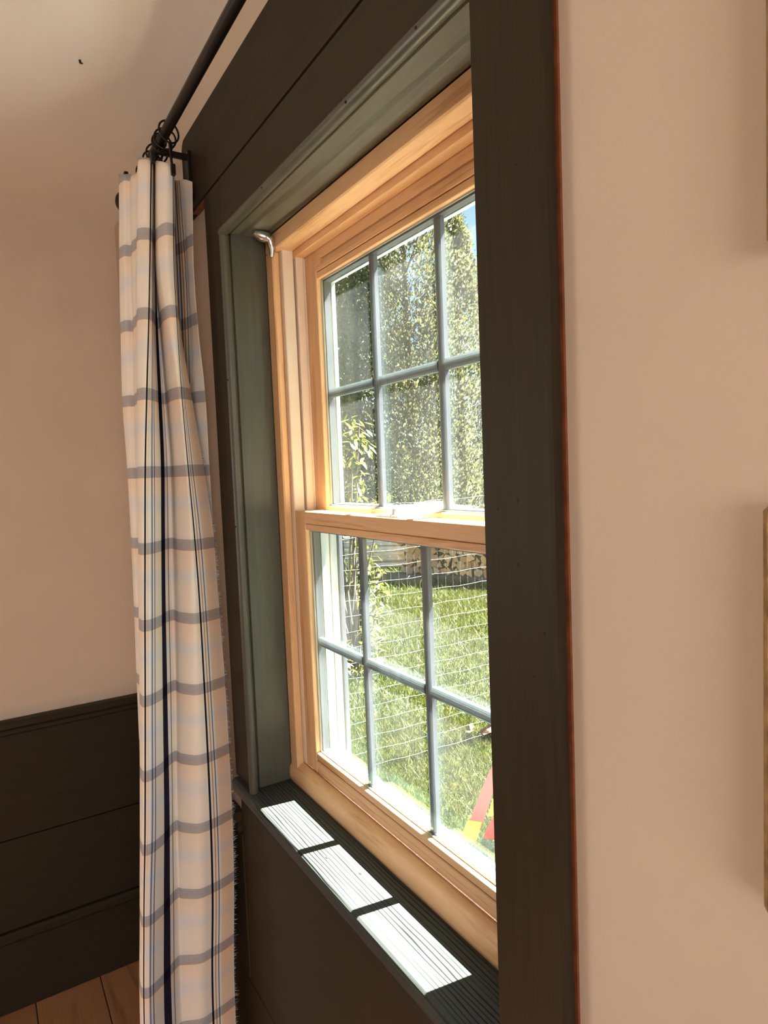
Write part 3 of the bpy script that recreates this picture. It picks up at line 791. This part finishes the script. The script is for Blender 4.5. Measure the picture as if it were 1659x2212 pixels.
lawn = mesh_obj('ground', [(1.43 * S, -40, GZ), (90, -40, GZ), (90, 90, GZ), (1.43 * S, 90, GZ), (-40, 2.45, GZ), (-40, 90, GZ), (1.43 * S, 2.45, GZ)], [[0, 1, 2, 3], [4, 6, 3, 5]], M['soil'])
tag(lawn, 'sunlit lawn ground outside the window', 'ground', kind='structure')
# foundation below the wall so that the garden side is closed
tag(MB().box(XW + .05, XO, YB - .3, YF + .3, (GZ - H) / S - .2, ZF, bev=0).build('wall_foundation', plain('concrete', (0.3, 0.3, 0.29), 0.9)), 'concrete house foundation under the window wall', 'foundation', kind='structure')

# grass blades over the part of the lawn that shows
M['grass'] = leaf_mat('grass_blades', [(0.30, (0.022, 0.034, 0.003)), (0.50, (0.050, 0.058, 0.005)), (0.68, (0.095, 0.086, 0.017)), (0.8, (0.13, 0.11, 0.045))], 14.0, rough=0.55, transl=0.35, spec=0.3)
def grass(n, r0, r1, hgt, wid):
    a = rng.uniform(math.radians(16), math.radians(56), n)        # bearing from +Y towards +X
    rr = np.sqrt(rng.uniform(r0 ** 2, r1 ** 2, n))
    x, y = rr * np.sin(a), rr * np.cos(a)
    k = (x > 1.74)
    x, y = x[k], y[k]; n = len(x)
    th = rng.uniform(0, 2 * math.pi, n); h = hgt * rng.uniform(.5, 1.3, n); w_ = wid * rng.uniform(.6, 1.3, n)
    lx, ly = rng.normal(0, .55, n) * h, rng.normal(0, .55, n) * h
    p0 = np.c_[x - np.cos(th) * w_, y - np.sin(th) * w_, np.full(n, GZ)]
    p1 = np.c_[x + np.cos(th) * w_, y + np.sin(th) * w_, np.full(n, GZ)]
    p2 = np.c_[x + lx, y + ly, GZ + h]
    return np.stack([p0, p1, p2], 1)
T = np.concatenate([grass(70000, 2.0, 5.2, .055, .0035), grass(70000, 5.2, 10.5, .07, .006), grass(40000, 10.5, 20, .10, .012)])
me = bpy.data.meshes.new('lawn_grass')
me.vertices.add(len(T) * 3); me.vertices.foreach_set('co', T.ravel())
me.loops.add(len(T) * 3); me.loops.foreach_set('vertex_index', np.arange(len(T) * 3))
me.polygons.add(len(T)); me.polygons.foreach_set('loop_start', np.arange(len(T)) * 3); me.polygons.foreach_set('loop_total', np.full(len(T), 3))
me.materials.append(M['grass']); me.update(calc_edges=True); me.validate()
tag(link_mesh('lawn_grass', me), 'short yellow-green grass of the sunlit lawn', 'grass', kind='stuff')

def tri_mesh(name, T, mat, parent, quads=False):
    """T: (n,k,3) world polygons"""
    n, k = T.shape[:2]
    me = bpy.data.meshes.new(name)
    co = T.reshape(-1, 3) - np.array(LOC[parent.name])
    me.vertices.add(n * k); me.vertices.foreach_set('co', co.ravel())
    me.loops.add(n * k); me.loops.foreach_set('vertex_index', np.arange(n * k))
    me.polygons.add(n); me.polygons.foreach_set('loop_start', np.arange(n) * k); me.polygons.foreach_set('loop_total', np.full(n, k))
    me.materials.append(mat); me.update(calc_edges=True)
    return link_mesh(name, me, parent)

# ---- concrete path along the house, added unseen to bounce sun indoors
reflector = empty('reflector', (1.18, 1.5, GZ), 'added unseen pale concrete slab path along the house wall', 'reflector', kind='structure')
M['slab'] = plain('pale_concrete', (0.42, 0.41, 0.39), 0.85, var=0.12, nscale=8)
for i in range(9):
    y0 = -2.2 + i * .86
    MB().box(.64, 1.72, y0 + .008, y0 + .852, GZ - .04, GZ + .025, bev=.006).build('slab', M['slab'], reflector, metres=True)

# ---- conifers
M['thuja'] = [leaf_mat('arborvitae_sprays_%d' % i, [(0.32, (0.034 * q_, 0.038 * q_, 0.019 * q_)), (0.50, (0.092 * q_, 0.090 * q_, 0.040 * q_)), (0.68, (0.175 * q_, 0.155 * q_, 0.062 * q_))], 7.0, transl=0.42) for i, q_ in enumerate((1.1, 0.95, 1.2, 1.3, 1.0))]
M['bark'] = plain('grey_brown_bark', (0.085, 0.066, 0.052), 0.9, var=0.4, nscale=14, bump=0.6, bscale=40, stretch=(1, 1, .2))
def conifer(x, y, h, R, n, mat, label, ex=.62):
    e = empty('arborvitae_tree', (x, y, GZ), label, 'tree', 'arborvitae behind the lawn')
    q = MB()
    q.tube([(x, y, GZ - .05), (x + .03, y, GZ + h * .35), (x - .02, y + .02, GZ + h * .7), (x, y, GZ + h * .96)], [.13, .10, .06, .015], 8)
    q.build('trunk', M['bark'], e, metres=True)
    # limbs reaching into the crown
    q = MB()
    for i in range(26):
        t = rng.uniform(.10, .85); a = rng.uniform(0, 2 * math.pi); L = R * (1 - t) ** .65 * .8
        q.tube([(x, y, GZ + h * t), (x + L * .5 * math.cos(a), y + L * .5 * math.sin(a), GZ + h * t + L * .45), (x + L * math.cos(a), y + L * math.sin(a), GZ + h * t + L * 1.1)], [.03, .018, .006], 5)
    q.build('limbs', M['bark'], e, metres=True)
    nc_ = 680
    ct = rng.uniform(0.02, 1, nc_) ** .9
    ca = rng.uniform(0, 2 * math.pi, nc_)
    cr_ = R * (1 - ct * .985) ** ex * rng.uniform(.45, 1.0, nc_) * (1 - .35 * np.exp(-ct * 16))
    cx, cy, cz = x + cr_ * np.cos(ca), y + cr_ * np.sin(ca), GZ + .25 + ct * (h - .25)
    per = n // nc_
    idx = np.repeat(np.arange(nc_), per); m_ = len(idx)
    sg = .22 * (1 - .6 * ct[idx])
    px = cx[idx] + rng.normal(0, 1, m_) * sg * .8; py = cy[idx] + rng.normal(0, 1, m_) * sg * .8; pz = cz[idx] + rng.normal(0, 1, m_) * sg * 1.5
    pz = np.maximum(pz, GZ + .08)
    # each spray: flat diamond pointing up and outwards
    oa = ca[idx] + rng.normal(0, .7, m_)
    d = np.c_[np.cos(oa) * .55, np.sin(oa) * .55, rng.uniform(.25, 1.1, m_)]; d /= np.linalg.norm(d, axis=1)[:, None]
    rv = rng.normal(0, 1, (m_, 3)); wv_ = np.cross(d, rv); wv_ /= np.linalg.norm(wv_, axis=1)[:, None]
    L = rng.uniform(.055, .135, m_)[:, None]
    p = np.c_[px, py, pz]
    Q = np.stack([p, p + d * L * .5 + wv_ * L * .26, p + d * L, p + d * L * .5 - wv_ * L * .26], 1)
    f = tri_mesh('foliage', Q, mat, e)
    return e
conifer(12.2, 15.15, 9.15, 2.5, 34000, M['thuja'][0], 'arborvitae at the right with its pointed top against blue sky', .85)
conifer(10.1, 14.7, 13.4, 2.2, 46000, M['thuja'][1], 'tall arborvitae in the middle of the upper sash')
conifer(9.0, 15.6, 13.0, 2.1, 44000, M['thuja'][2], 'yellow-green arborvitae behind the left upper lites')
conifer(7.9, 16.2, 12.8, 2.1, 38000, M['thuja'][3], 'arborvitae at the far left edge of the window view')
conifer(13.3, 23.2, 10.6, 2.4, 24000, M['thuja'][4], 'arborvitae farther back between the two front trees')
conifer(15.6, 14.9, 7.6, 2.0, 20000, M['thuja'][3], 'short arborvitae hidden mostly behind the near casing')

# ---- broadleaf evergreen bush by the fence
M['rhodo'] = leaf_mat('broad_leaves', [(0.3, (0.05, 0.062, 0.010)), (0.5, (0.11, 0.105, 0.018)), (0.7, (0.19, 0.15, 0.032))], 9.0, rough=0.3, transl=0.35, spec=0.6)
bx, by = 3.12, 5.76
bush = empty('rhododendron_bush', (bx, by, GZ), 'broad-leaved evergreen bush with drooping leaves behind the wire fence', 'bush')
q = MB()
tips = []
for i in range(34):
    a = rng.uniform(0, 2 * math.pi); R_ = rng.uniform(.15, .62); z = GZ + rng.uniform(.45, 2.55)
    R_ *= 1 - .35 * max(0, (z - GZ - 1.5))
    tip = (bx + R_ * math.cos(a), by + R_ * math.sin(a), z)
    tips.append(tip)
    q.tube([(bx + .08 * math.cos(a * 3), by + .08 * math.sin(a * 3), GZ - .03), (bx + .45 * R_ * math.cos(a), by + .45 * R_ * math.sin(a), GZ + (z - GZ) * .55), tip], [.02, .012, .005], 5)
q.build('stems', M['bark'], bush, metres=True)
LQ = []
for (tx, ty, tz) in tips:
    for j in range(34):
        a = rng.uniform(0, 2 * math.pi); ln = rng.uniform(.08, .135); dr = rng.uniform(-1.1, .15)
        o_ = np.array([tx, ty, tz - rng.uniform(0, .35)]) + rng.normal(0, .05, 3)
        d = np.array([math.cos(a) * math.cos(dr), math.sin(a) * math.cos(dr), math.sin(dr)])
        w_ = np.cross(d, [0, 0, 1.0]); w_ = w_ / np.linalg.norm(w_) + np.array([0, 0, rng.uniform(-.5, .5)]); w_ /= np.linalg.norm(w_)
        hw = ln * .15
        LQ.append([o_, o_ + d * ln * .35 + w_ * hw, o_ + d * ln * .7 + w_ * hw * .85, o_ + d * ln - np.array([0, 0, .01]), o_ + d * ln * .7 - w_ * hw * .85, o_ + d * ln * .35 - w_ * hw])
tri_mesh('leaves', np.array(LQ), M['rhodo'], bush)

# ---- welded wire fence running away from the house
M['wire'] = plain('galvanised_wire', (0.19, 0.20, 0.21), 0.5, metal=0.0, var=0.1)
M['post'] = plain('green_fence_post', (0.05, 0.075, 0.05), 0.6)
def FP(x, z): return (x, 3.9 - .105 * x, z)
fence = empty('wire_fence', FP(2.5, GZ), 'thin welded wire garden fence across the lawn', 'fence')
for k in range(18):
    z = GZ + .06 + k * .1015
    pts = []
    for i in range(61):
        x = .75 + i * .095
        pts.append(FP(x, z + .004 * math.sin(i * 1.7 + k) - .018 * math.sin((x - .75) * 1.15) ** 2))
    q = MB(); q.tube(pts, .0011, 4); q.build('horizontal_wire', M['wire'], fence, metres=True)
q = MB(); q.tube([FP(0, 0.0), FP(0, 1.74)], .0010, 4)
v0 = None
for i in range(96):
    x = .75 + i * .06
    if v0 is None:
        q = MB(); q.tube([FP(x, GZ), FP(x, GZ + 1.80)], .0005, 4)
        v0 = q.build('upright_wire', M['wire'], fence, metres=True)
    else:
        o = bpy.data.objects.new('upright_wire', v0.data); COL.objects.link(o); o.parent = fence
        o.location = (i * .06, -.105 * i * .06, 0)
for x in (.95, 3.75, 6.40):
    q = MB(); q.box(x - .018, x + .018, 3.9 - .105 * x + .006, 3.9 - .105 * x + .040, GZ - .1, GZ + 1.9, bev=.004); q.build('post', M['post'], fence, metres=True)

# ---- woodpile
M['log_end'] = [plain('cut_wood_%d' % i, c_, 0.8, var=0.25, nscale=18) for i, c_ in enumerate(((0.60, 0.32, 0.16), (0.66, 0.40, 0.22), (0.48, 0.24, 0.12), (0.52, 0.34, 0.22)))]
log_meshes = []
for i in range(8):
    nside = (3, 4, 5, 6, 4, 3, 5, 7)[i]
    r0 = .080
    ang = sorted(rng.uniform(0, 2 * math.pi / nside) * .5 + 2 * math.pi * k / nside + rng.uniform(-.2, .2) for k in range(nside))
    pr = []
    for a in ang:
        rr = r0 * rng.uniform(.85, 1.18); pr.append((rr * math.cos(a), rr * math.sin(a)))
    V = [(-.22, p_, q_) for p_, q_ in pr] + [(.22, p_ * 1.02, q_ * 1.02) for p_, q_ in pr]
    Fc = [[k, (k + 1) % nside, nside + (k + 1) % nside, nside + k] for k in range(nside)] + [list(range(nside))[::-1], [nside + k for k in range(nside)]]
    me = bpy.data.meshes.new('log'); me.from_pydata(V, [], Fc)
    me.materials.append(M['bark']); me.materials.append(M['log_end'][i % 4])
    me.polygons.foreach_set('material_index', [0] * nside + [1, 1]); me.update()
    bm = bmesh.new(); bm.from_mesh(me); bmesh.ops.recalc_face_normals(bm, faces=bm.faces[:]); bm.to_mesh(me); bm.free()
    log_meshes.append(me)
wp0, wp1 = Vector((6.60, 9.90, 0)), Vector((7.63, 7.85, 0))
wdir = (wp1 - wp0).normalized(); wlen = (wp1 - wp0).length
wang = math.atan2(wdir.y, wdir.x) + math.pi / 2
ORD = ('bottom', 'second', 'third', 'fourth', 'fifth', 'sixth', 'seventh', 'eighth', 'ninth', 'tenth', 'eleventh')
row = 0
z = GZ + .20
while z < GZ + 1.32:
    t = (.07 if row % 2 else 0.0) + .05
    while t < wlen:
        p = wp0 + wdir * t
        o = bpy.data.objects.new('firewood_log', random.choice(log_meshes)); COL.objects.link(o)
        o.location = (p.x + random.uniform(-.03, .03), p.y, z + random.uniform(-.01, .01))
        o.rotation_euler = (random.uniform(0, 6.28), random.uniform(-.05, .05), wang + random.uniform(-.08, .08))
        sc_ = random.uniform(.82, 1.12); o.scale = (random.uniform(.9, 1.08), sc_, sc_)
        tag(o, 'split firewood log with pale cut end, %s row up in the woodpile' % ORD[row], 'log', 'split logs of the woodpile')
        t += .132
    z += .116; row += 1
# rails the pile stands on
for k, dx in enumerate((-.15, .15)):
    p = wp0.lerp(wp1, .5)
    q = MB()
    q.box(-.05, .05, -wlen / 2 - .1, wlen / 2 + .1, GZ, GZ + .125, bev=.006)
    o = q.build('timber_rail', plain('weathered_timber_%d' % k, (0.12, 0.10, 0.085), 0.9, var=0.2), metres=True)
    o.location = (p.x + dx, p.y, 0); o.rotation_euler = (0, 0, wang)
    tag(o, ('front weathered timber rail under the woodpile', 'rear weathered timber rail under the woodpile')[k], 'timber')

# ---- heap of pale long poles to the left of the pile, garden edging
M['pole'] = plain('pale_weathered_wood', (0.50, 0.47, 0.45), 0.85, var=0.25, nscale=8)
pole_me = None
pc = (7.3, 11.9)
k = 0
for lay in range(8):
    for j in range(2):
        q = MB(); L = 1.1 + .25 * random.random()
        a = math.radians(148 + random.uniform(-3, 3))
        cx, cy = pc[0] - .25 * j + random.uniform(-.1, .1) - .35, pc[1] - .25 * j + random.uniform(-.1, .1) - .5
        z = GZ + .10 + lay * .105 + random.uniform(-.01, .01)
        q.tube([(cx - L * math.cos(a), cy - L * math.sin(a), z), (cx, cy, z + .012), (cx + L * math.cos(a), cy + L * math.sin(a), z)], [.045, .05, .042], 7)
        o = q.build('long_pole', M['pole'], offset=(cx, cy, z), metres=True)
        tag(o, '%s weathered pole, %s layer up in the heap left of the woodpile' % (('rear', 'front')[j], ORD[lay]), 'pole', 'poles heaped beside the woodpile')
q = MB(); q.tube([(5.75, 10.15, GZ + .10), (6.05, 9.55, GZ + .10), (6.30, 8.95, GZ + .09)], [.10, .11, .10], 8)
tag(q.build('edging_log', M['bark'], offset=(6.05, 9.55, GZ), metres=True), 'thick brown edging log lying on the lawn before the pole heap', 'log')

# ---- far white posts under the trees
for i, (px_, py_) in enumerate(((12.2, 19.6), (13.6, 20.4), (14.6, 19.0), (15.9, 18.6))):
    q = MB(); q.tube([(px_, py_, GZ), (px_, py_, GZ + 1.55)], .07, 8); q.ball(px_, py_, GZ + 1.58, .085, nu=8, nv=6)
    o = q.build('white_post', M['white'], offset=(px_, py_, GZ), metres=True)
    tag(o, ('leftmost', 'second from the left', 'second from the right', 'rightmost')[i] + ' white post standing beyond the trees', 'post', 'white posts beyond the trees')

# ---- red and yellow plastic garden toy
M['red'] = plain('red_plastic', (0.32, 0.018, 0.010), 0.4, var=0.05)
M['yellow'] = plain('yellow_plastic', (0.42, 0.27, 0.004), 0.4, var=0.05)
toy = empty('garden_toy', (2.15, 2.62, GZ), 'red and yellow plastic toy frame standing on the grass', 'toy')
def slab(name, mat, pts, t):
    """flat bar: polyline of (x,y,z,halfwidth) with thickness t"""
    q = MB(); V, Fc = [], []
    side = Vector((0.62, -0.78, 0)).normalized()        # across
    nrm = Vector((-0.78, -0.62, 0)).normalized()
    for (x, y, z_, hw) in pts:
        p = Vector((x, y, z_))
        V += [p - side * hw - nrm * t, p + side * hw - nrm * t, p + side * hw + nrm * t, p - side * hw + nrm * t]
    for i in range(len(pts) - 1):
        for k in range(4):
            Fc.append([i * 4 + k, i * 4 + (k + 1) % 4, i * 4 + 4 + (k + 1) % 4, i * 4 + 4 + k])
    Fc += [[3, 2, 1, 0], [len(V) - 4, len(V) - 3, len(V) - 2, len(V) - 1]]
    q.raw(V, Fc)
    return q.build(name, mat, toy, metres=True)
slab('front_leg', M['red'], [(2.135, 2.64, GZ + .10, .035), (2.20, 2.60, GZ + .30, .032), (2.29, 2.53, GZ + .55, .03)], .02)
slab('front_foot', M['yellow'], [(2.10, 2.67, GZ, .045), (2.14, 2.64, GZ + .13, .038)], .026)
slab('brace', M['yellow'], [(2.19, 2.58, GZ + .16, .012), (2.22, 2.55, GZ + .24, .03), (2.29, 2.50, GZ + .32, .035)], .014)
slab('panel', M['red'], [(2.20, 2.58, GZ + .03, .05), (2.24, 2.55, GZ + .12, .055), (2.27, 2.52, GZ + .20, .045)], .016)
slab('rear_leg', M['red'], [(2.52, 2.27, GZ + .10, .035), (2.42, 2.38, GZ + .32, .032), (2.31, 2.50, GZ + .55, .03)], .02)
slab('rear_foot', M['yellow'], [(2.55, 2.24, GZ, .045), (2.515, 2.28, GZ + .13, .038)], .026)
slab('ground_strip', M['yellow'], [(2.22, 2.50, GZ + .005, .02), (2.25, 2.48, GZ + .07, .02)], .02)

# ---- fallen leaves and twigs
M['dead'] = leaf_mat('dry_leaf', [(0.3, (0.11, 0.065, 0.04)), (0.7, (0.21, 0.145, 0.095))], 20, transl=0.2)
def dead_leaf(x, y, r_, label):
    n_ = 9; V = [(x, y, GZ + .055)]
    for k in range(n_):
        a = 2 * math.pi * k / n_; rr = r_ * (1 if k % 2 else .6) * rng.uniform(.8, 1.2)
        V.append((x + rr * math.cos(a), y + rr * math.sin(a), GZ + .055 + rng.uniform(-.01, .045)))
    Fc = [[0, 1 + k, 1 + (k + 1) % n_] for k in range(n_)]
    o = mesh_obj('dry_leaf', V, Fc, M['dead'], offset=(x, y, GZ + .03))
    o.modifiers.new('thickness', 'SOLIDIFY').thickness = .002
    tag(o, label, 'leaf', 'dry leaves on the lawn')
dead_leaf(3.05, 3.58, .085, 'largest curled dry leaf on the lawn beside the near casing')
dead_leaf(3.12, 3.50, .055, 'small dry leaf touching the largest curled one')
dead_leaf(2.98, 3.70, .05, 'small dry leaf just left of the largest curled one')
tw = MB()
for i in range(260):
    a = rng.uniform(math.radians(23), math.radians(31)); rr = rng.uniform(6.2, 10.5)
    x, y = rr * math.sin(a), rr * math.cos(a); th = rng.uniform(0, 6.28); L = rng.uniform(.1, .35)
    tw.tube([(x, y, GZ + .03), (x + L * math.cos(th), y + L * math.sin(th), GZ + rng.uniform(.03, .12))], .006, 3)
tag(tw.build('twig_litter', plain('pale_twigs', (0.22, 0.165, 0.125), 0.9, var=.3), metres=True), 'pale twigs and leaf litter scattered below the bush', 'litter', kind='stuff')
